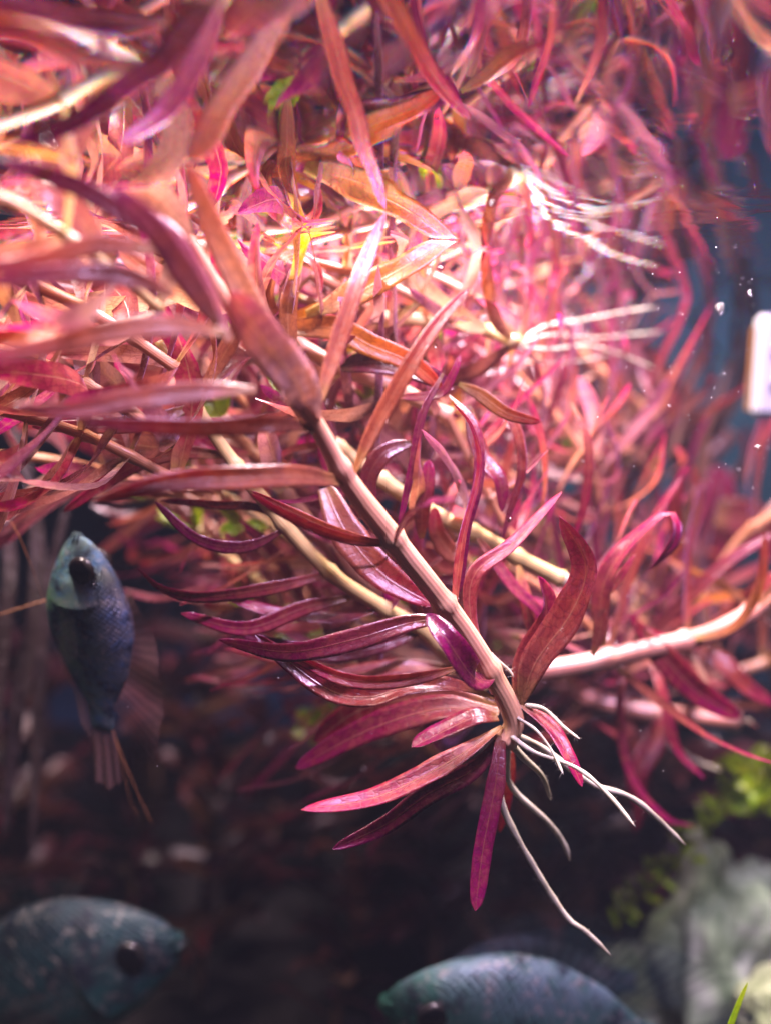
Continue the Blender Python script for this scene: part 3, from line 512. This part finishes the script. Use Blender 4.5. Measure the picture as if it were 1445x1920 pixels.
def fish(label, loc, rot, scale, mat, fin, bow=0., eye=.21, anal=1., tail=1.):
    root = empty('gourami_fish', loc, label, 'fish', 'small fish around the plants'); root.rotation_euler = rot; root.scale = (scale,) * 3
    L = 4.0; n, k = 34, 20; t = np.linspace(0, 1, n); pts = np.zeros((n, k, 3)); a = np.linspace(0, 2 * np.pi, k, endpoint=False)
    top = np.interp(t, [0, .03, .10, .2, .35, .5, .7, .86, 1], [.14, .32, .54, .76, .98, 1.0, .74, .34, .28])
    bot = np.interp(t, [0, .03, .10, .2, .35, .5, .7, .86, 1], [.10, .26, .46, .70, .95, .98, .68, .28, .24])
    wid = np.interp(t, [0, .03, .10, .2, .35, .5, .7, .86, 1], [.03, .10, .22, .34, .38, .32, .18, .08, .03])
    for i in range(n):
        x = L * (.45 - t[i]); zz = np.where(np.sin(a) > 0, top[i], bot[i]) * np.sin(a); yy = wid[i] * np.sign(np.cos(a)) * np.abs(np.cos(a)) ** .85
        pts[i, :, 0] = x; pts[i, :, 1] = yy + bow * max(0, t[i] - .45) ** 2; pts[i, :, 2] = zz + .08 * (1 - t[i])
    b = link('body', grid('body', pts, True, caps=True), mat, root)
    sub = b.modifiers.new('smooth', 'SUBSURF'); sub.levels = sub.render_levels = 1
    for sgn in (-1, 1):       # gill cover and lips
        gp_ = np.zeros((7, 9, 3))
        for i in range(7):
            for j in range(9):
                f = i / 6; a2 = -1.15 + 2.3 * j / 8; xx = 1.15 - f * (.42 + .22 * math.cos(a2)); tt_ = .45 - xx / L
                tp = np.interp(tt_, t, top) ; zz = (tp * .86) * math.sin(a2) * .8; ww = np.interp(tt_, t, wid)
                gp_[i, j] = (xx, sgn * (ww * math.sqrt(max(.02, 1 - (zz / tp) ** 2)) + .012 + .035 * f * f), zz + .04)
        link('gill_cover', grid('gill_cover', gp_), mat, root)
    for dz in (.05, -.07):
        tube('lip', [(1.72, -.09, dz), (1.81, -.05, dz * .8), (1.83, 0, dz * .7), (1.81, .05, dz * .8), (1.72, .09, dz)], .03, mat, root, 8, 14).location.z = .08
    def fan(name, base, tips, nr=14, wav=.05):
        c0, _ = spline(base, nr); c1, _ = spline(tips, nr); g = np.zeros((5, nr, 3))
        for i in range(5):
            f = i / 4; g[i] = c0 * (1 - f) + c1 * f; g[i, :, 1] += wav * f * np.sin(np.arange(nr) * 1.3)
            if i == 4: g[i] += (c1 - c0) * .04 * (np.arange(nr) % 2)[:, None]
        for q in g.reshape(-1, 3): q[1] += bow * max(0, .45 - q[0] / L - .45) ** 2
        return link(name, grid(name, g), fin, root)
    fan('dorsal_fin', [(.5, 0, .85), (-.3, 0, .82), (-1.2, 0, .45), (-1.7, 0, .35)], [(.9, 0, 1.1), (-.2, 0, 1.5), (-1.6, 0, 1.45), (-2.7, 0, 1.15)])
    fan('anal_fin', [(.5, 0, -.7), (-.3, 0, -.72), (-1.2, 0, -.36), (-1.7, 0, -.25)], [(.3, 0, -.7 - .3 * anal), (-.8, 0, -.7 - .7 * anal), (-1.9, 0, -.4 - .8 * anal), (-2.5, 0, -.25 - .45 * anal)])
    fan('tail_fin', [(-2.15, 0, .28), (-2.2, 0, 0), (-2.15, 0, -.24)], [(-3.2, 0, .75 * tail), (-3.4, 0, .0), (-3.2, 0, -.72 * tail)])
    for s in (-1, 1):
        fan('pectoral_fin', [(.45, s * .38, .02), (.42, s * .38, -.08), (.4, s * .38, -.18)], [(-.3, s * .60, .22), (-.5, s * .64, -.02), (-.48, s * .62, -.22), (-.25, s * .6, -.42)], 12, .03).data.materials[0] = CLEAR
        e = bpy.data.meshes.new('eye'); bm = bmesh.new(); bmesh.ops.create_uvsphere(bm, u_segments=18, v_segments=12, radius=eye); bm.to_mesh(e); bm.free()
        e.polygons.foreach_set('use_smooth', [True] * len(e.polygons)); eo = link('eye', e, IRIS, root); eo.location = (1.22, s * .24, .16 + (eye - .21) * 1.6); eo.scale = (1, .55, 1)
        p = link('pupil', e.copy(), None, eo); p.data.materials.clear(); p.data.materials.append(EYE); p.scale = (.96, 1.12, .96)
    return root
def feelers(root_fish, rows):
    inv = root_fish.matrix_basis.inverted()
    for pts, r in rows:
        o = tube('feeler', [inv @ P(*q) for q in pts], lambda t: r * (1 - .6 * t), FEEL, root_fish, 6, 30)
    return root_fish
R_ = math.radians
TEAL = fish_mat('teal_scales', (.12, .14, .17), (.15, .28, .26), (.11, .28, .11), (.05, .17, .38), .45, .5)
DUSK = fish_mat('dusky_scales', (.02, .045, .055), (.022, .10, .105), (.015, .20, .16), (.035, .05, .05), .3)
SILV = fish_mat('silver_green_scales', (.12, .20, .22), (.014, .14, .075), (.012, .17, .04), (.02, .13, .08), .2)
FINB = fin_mat('brown_fin_membrane', (.46, .25, .20), .42); FINT = fin_mat('teal_fin_membrane', (.03, .08, .08), .3)
def basis(hd, up):
    x = Vector(hd).normalized(); z = (Vector(up) - x * Vector(up).dot(x)).normalized(); y = z.cross(x)
    return Matrix((x, y, z)).transposed().to_euler()
f1 = fish('slim teal fish hanging head up beside the tangle, thread feelers out', P(166, 1172, 13.2), basis((-.06, -.22, 1.0), (1, -.5, .1)), .66, TEAL, FINB, bow=.25, eye=.28, anal=.15, tail=.45)
f2 = fish('dusky blurred fish low in the corner, snout tilted up', P(118, 1826, 17), basis((.95, -.25, .36), (-.30, -.1, 1)), 1.24, DUSK, FINT)
f3 = fish('pale green fish with silvery back facing away from the corner rock', P(966, 1925, 15.2), basis((-1, -.2, .27), (.22, -.15, 1)), 1.12, SILV, FINT)
f4 = fish('dim teal fish mostly hidden behind the silvery backed one', P(990, 1842, 19.5), basis((-1, .1, -.05), (0, 0, 1)), .88, DUSK, FINT)
bpy.context.view_layer.update()
feelers(f1, [([(200, 1080, 14), (140, 1110, 13.9), (70, 1130, 13.8), (0, 1152, 13.7)], .018), ([(165, 1255, 14.2), (195, 1320, 14), (230, 1420, 13.9), (285, 1545, 13.8)], .013), ([(205, 1335, 14), (225, 1420, 14), (245, 1500, 14), (260, 1530, 14)], .008), ([(-20, 930, 13), (25, 985, 13), (55, 1050, 13.2), (80, 1120, 13.6)], .012)])
# ------------------------------------------------------------------ blades, rocks, green plants
def vmat(name, c1, c2, c3, rough=.6, sc=2.0):
    t = NT(name); ob = t.obj(); col = t.ramp(t.noise(ob, sc, 6, .62), [(.32, c1), (.5, c2), (.68, c3)])
    return t.end(t.bsdf(col, rough, t.bump(t.noise(ob, sc * 3, 6, .65), .8, .12)))
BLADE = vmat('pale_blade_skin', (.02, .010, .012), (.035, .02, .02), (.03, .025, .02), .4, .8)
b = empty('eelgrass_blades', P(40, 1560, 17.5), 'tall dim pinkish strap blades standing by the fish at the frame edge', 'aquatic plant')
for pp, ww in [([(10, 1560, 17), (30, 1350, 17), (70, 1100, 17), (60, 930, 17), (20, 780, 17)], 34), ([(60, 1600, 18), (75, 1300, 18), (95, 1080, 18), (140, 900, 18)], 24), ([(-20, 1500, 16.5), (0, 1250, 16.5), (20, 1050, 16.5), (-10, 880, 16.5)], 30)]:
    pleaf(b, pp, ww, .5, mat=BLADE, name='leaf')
ROCK = vmat('mossy_grey_rock', (.07, .13, .05), (.24, .34, .19), (.46, .52, .40), .85, .9)
ROCK2 = vmat('pale_rock', (.10, .14, .05), (.24, .30, .14), (.42, .44, .30), .85, 1.2)
def rock(label, c, sc, mat, seed):
    me = bpy.data.meshes.new('rock'); bm = bmesh.new(); bmesh.ops.create_icosphere(bm, subdivisions=5, radius=1)
    for v in bm.verts:
        p = v.co.copy(); f = 1 + .42 * noise.noise(p * 1.4 + Vector((seed,) * 3)) + .16 * noise.noise(p * 3.7 + Vector((seed,) * 3)) + .05 * noise.noise(p * 9)
        v.co = Vector((p.x * sc[0], p.y * sc[1], p.z * sc[2])) * f
    bm.to_mesh(me); bm.free(); me.polygons.foreach_set('use_smooth', [True] * len(me.polygons))
    o = link('rock', me, mat); o.location = c; return tag(o, label, 'rock')
rock('tall grey green mossy rock standing in the corner', P(1350, 1780, 20) - V(0, 0, 0), (1.15, 1.2, 2.3), ROCK, 3)
rock('small pale lit rock at the very corner beside the tall one', P(1480, 1900, 18), (.75, .8, .7), ROCK2, 8)
rock('low dark rock leaning against the tall mossy one', P(1190, 1900, 22), (1.2, 1.3, 1.3), ROCK, 12)
g = empty('broadleaf_moss_plant', P(1390, 1560, 19), 'bright yellow green leafy clump growing on top of the tall rock', 'aquatic plant')
for i in range(34):
    a = rnd.uniform(0, 6.28); e = rnd.uniform(-.2, 1.2); d = V(math.cos(a) * math.cos(e), math.sin(a) * math.cos(e) * .7, math.sin(e)); c0 = P(1385 + rnd.uniform(-35, 60), 1490 + rnd.uniform(-60, 40), 19 + rnd.uniform(-.4, .4))
    l = rnd.uniform(.35, .7); add_leaf(g, [c0, c0 + d * l * .5, c0 + d * l * .8, c0 + d * l + V(0, 0, -.1)], .36, mat=GREEN, hint=(rnd.uniform(-.5, .5), -.7, .7), n=8, k=5, val=1.6)
gw = empty('creeping_moss', P(1330, 1640, 18.6), 'thin olive moss strand sloping down from the green clump towards the dark', 'aquatic plant')
for i in range(46):
    f = i / 45; q = (1345 - 190 * f + rnd.uniform(-14, 14), 1530 + 190 * f + rnd.uniform(-20, 20), 18.6); c0 = P(*q); d = V(rnd.uniform(-1, 1), rnd.uniform(-1, 1), rnd.uniform(-.4, 1)).normalized()
    add_leaf(gw, [c0, c0 + d * .15, c0 + d * .28, c0 + d * .4], .14, mat=GREEN, hint=(0, -.7, .7), n=6, k=3, val=1.1)
bl = empty('grass_blade', P(1355, 1960, 12), 'single thin bright green grass blade in front of the corner rock', 'aquatic plant')
pleaf(bl, [(1350, 1975, 12), (1368, 1925, 12), (1385, 1880, 12), (1401, 1842, 12)], 13, .5, mat=GREEN, val=2.2, tip=3)
for i, (x, y, d, lab) in enumerate([(1200, 868, 22, 'small lime green shoot glowing in the blur near the orange cut stem'), (1060, 860, 21, 'soft green shoot in the middle of the pink blur'), (560, 1190, 15, 'tiny green shoot between the combed leaves'), (455, 985, 14, 'vivid green shoot under the sideways leaves above the dark gap'), (600, 1365, 20, 'dim green shoot in the dark below the combed leaves'), (740, 1120, 15, 'green shoot peeping out behind the thick front stem')]):
    r = empty('green_shoot', P(x, y, d), lab, 'aquatic plant', 'small green shoots')
    for j in range(7):
        a = rnd.uniform(0, 6.28); dv = V(math.cos(a), rnd.uniform(-.5, .3), math.sin(a) * .8 + .2); l = d * .022; c0 = P(x, y, d)
        add_leaf(r, [c0, c0 + dv * l * .5, c0 + dv * l * .9, c0 + dv * l * 1.2], l * .7, mat=GREEN, hint=(0, -.8, .6), n=7, k=5, val=1.8)
# ------------------------------------------------------------------ white plastic part
t = NT('white_plastic'); WP = t.end(t.bsdf((.84, .88, .80), .35, t.bump(t.noise(t.obj(), 3, 2), .1, .02), .5))
wb = empty('plastic_clip', P(1440, 690, 8), 'glaring white plastic part standing in from the frame edge', 'aquarium fitting')
def rbox(name, size, loc, mat, parent, bev=.05, rot=(0, 0, 0)):
    me = bpy.data.meshes.new(name); bm = bmesh.new(); bmesh.ops.create_cube(bm, size=1)
    for v in bm.verts: v.co = Vector((v.co.x * size[0], v.co.y * size[1], v.co.z * size[2]))
    bmesh.ops.bevel(bm, geom=bm.edges[:], offset=bev, segments=3, affect='EDGES'); bm.to_mesh(me); bm.free()
    o = link(name, me, mat, parent); o.location = loc; o.rotation_euler = rot; return o
rbox('body', (1.1, .14, .74), (.42, 0, 0), WP, wb, .03, (0, .04, .1)); rbox('seam', (.015, .09, .62), (-.137, -.005, -.01), simple('brown_edge_line', (.25, .12, .04)), wb, .006, (0, .04, .1)); rbox('ridge', (.9, .03, .03), (.42, -.08, .12), WP, wb, .01, (0, .04, .1)); rbox('ridge', (.9, .03, .03), (.42, -.08, -.12), WP, wb, .01, (0, .04, .1)); rbox('arm', (.16, .2, 1.2), (.55, .1, .5), WP, wb, .03)  # thin brown strip along the left edge
# ------------------------------------------------------------------ far, dim plants rising from the bottom
far = []
for v in range(5):
    R = random.Random(v + 40); stem = [V(0, 0, 0), V(R.uniform(-.5, .5), R.uniform(-.5, .5), 2.5), V(R.uniform(-1, 1), R.uniform(-.5, .5), 5), V(R.uniform(-1.6, 1.6), R.uniform(-1, 1), 7.5)]
    leaves = []
    for j in range(46):
        f = R.uniform(.05, 1) * 3; i = min(2, int(f)); c0 = stem[i].lerp(stem[i + 1], f - i); a = R.uniform(0, 6.28); d = V(math.cos(a), math.sin(a), R.uniform(.1, .9)).normalized(); l = R.uniform(1.2, 2.4)
        leaves.append((leaf_mesh([c0, c0 + d * l * .4, c0 + d * l * .8, c0 + d * l + V(0, 0, -.3)], R.uniform(.3, .55), hint=(0, -.6, .8), n=6, k=3, clamp=False, seed=j), R.random()))
    far.append((stem, leaves))
DIMS = stem_mat('shade_dimmed_stem_skin', (.14, .07, .04), (.18, .10, .05), (.16, .08, .05))  # stem colour darkened to stand for the shade near the bottom
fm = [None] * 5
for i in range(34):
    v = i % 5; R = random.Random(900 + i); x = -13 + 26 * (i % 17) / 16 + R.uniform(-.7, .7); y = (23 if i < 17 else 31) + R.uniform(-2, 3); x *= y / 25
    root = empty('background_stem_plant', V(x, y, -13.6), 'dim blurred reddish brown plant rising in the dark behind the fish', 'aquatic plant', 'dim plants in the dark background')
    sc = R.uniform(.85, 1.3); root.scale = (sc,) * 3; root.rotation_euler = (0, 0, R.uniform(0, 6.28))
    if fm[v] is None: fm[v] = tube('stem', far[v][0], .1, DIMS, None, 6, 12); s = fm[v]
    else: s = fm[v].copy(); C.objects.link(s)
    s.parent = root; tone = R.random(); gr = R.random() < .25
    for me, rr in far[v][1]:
        o = link('leaf', me, LEAF, root); k = R.uniform(.15, .42); o.color = (tone, k, .3, 1)  # leaf colour scaled down, shade of the plants above put into it
# ------------------------------------------------------------------ air bubbles and specks
t = NT('bubble_film'); fr = t.n('Fresnel'); fr.inputs[0].default_value = 1.6; gl = t.n('BsdfGlossy'); gl.inputs['Roughness'].default_value = .02; tr = t.n('BsdfTransparent'); mx = t.n('MixShader')
t.l(t.math('MULTIPLY', fr.outputs[0], 2.2, clamp=True), mx.inputs[0]); t.l(tr.outputs[0], mx.inputs[1]); t.l(gl.outputs[0], mx.inputs[2]); BUB = t.end(mx.outputs[0])
bme = bpy.data.meshes.new('bubble'); bm = bmesh.new(); bmesh.ops.create_icosphere(bm, subdivisions=3, radius=1); bm.to_mesh(bme); bm.free(); bme.polygons.foreach_set('use_smooth', [True] * len(bme.polygons))
for x, y, d, r, lab in [(1350, 580, 9, 9, 'largest clear air bubble hanging in the blue water above the white plastic part'), (1405, 552, 9.5, 5, 'small air bubble a little above the largest one in blue water'), (92, 270, 7.2, 9, 'round glinting bubble on the surface beside the pink lit leaf tips'), (570, 333, 9, 6, 'bright bubble stuck under the surface near the dark upright leaves'), (922, 348, 9.5, 5, 'tiny bubble clinging beside the thin violet leaf edge'),
                       (808, 470, 12.5, 6, 'tiny bubble by the tip of the broad copper leaf'), (825, 505, 12.5, 6, 'teardrop bubble under the tip of the broad copper leaf'), (815, 648, 11.8, 4, 'pinhead bubble on the underside of a leaf beneath the olive stem'), (1420, 840, 9.5, 5, 'small bubble in blue water below the white plastic part'), (954, 975, 10.5, 4, 'pinhead bubble among the purple strap leaves')]:
    z = P(x, y, d); o = link('air_bubble', bme, BUB); o.location = z; o.scale = (r * d / F,) * 3; tag(o, lab, 'bubble', 'air bubbles')
    if z.z > SURF - .03: o.location.z = SURF - .03 - r * d / F
sp = []; R = random.Random(5)
bm = bmesh.new()
for i in range(130):
    x, y = (R.uniform(1080, 1445), R.uniform(430, 900)) if i % 3 else (R.uniform(0, 1445), R.uniform(430, 1500)); d = R.uniform(8.5, 12.5)
    m = Matrix.Translation(P(x, y, d)) @ Matrix.Diagonal((R.uniform(.4, 2.2), 1, R.uniform(.5, 1), 1)); bmesh.ops.create_icosphere(bm, subdivisions=1, radius=R.uniform(.4, .9) * d / F, matrix=m)
me = bpy.data.meshes.new('specks'); bm.to_mesh(me); bm.free()
tag(link('floating_specks', me, simple('pale_speck', (.75, .75, .72), .3)), 'tiny pale debris specks drifting in the water', 'debris', kind='stuff')

# ------------------------------------------------------------------ faintly cloudy water
me = bpy.data.meshes.new('haze'); bm = bmesh.new(); bmesh.ops.create_cube(bm, size=1)
for v in bm.verts: v.co = Vector((v.co.x * 84, 20.5 + v.co.y * 55, -6.9 + v.co.z * 18.4 + .02))
bm.to_mesh(me); bm.free(); t = NT('cloudy_water'); pv = t.n('VolumePrincipled'); pv.inputs['Color'].default_value = (.62, .74, 1, 1); pv.inputs['Density'].default_value = HAZE; pv.inputs['Anisotropy'].default_value = .2
t.l(pv.outputs[0], t.out.inputs['Volume']); tag(link('haze', me, t.m), 'faintly cloudy aquarium water', kind='stuff')
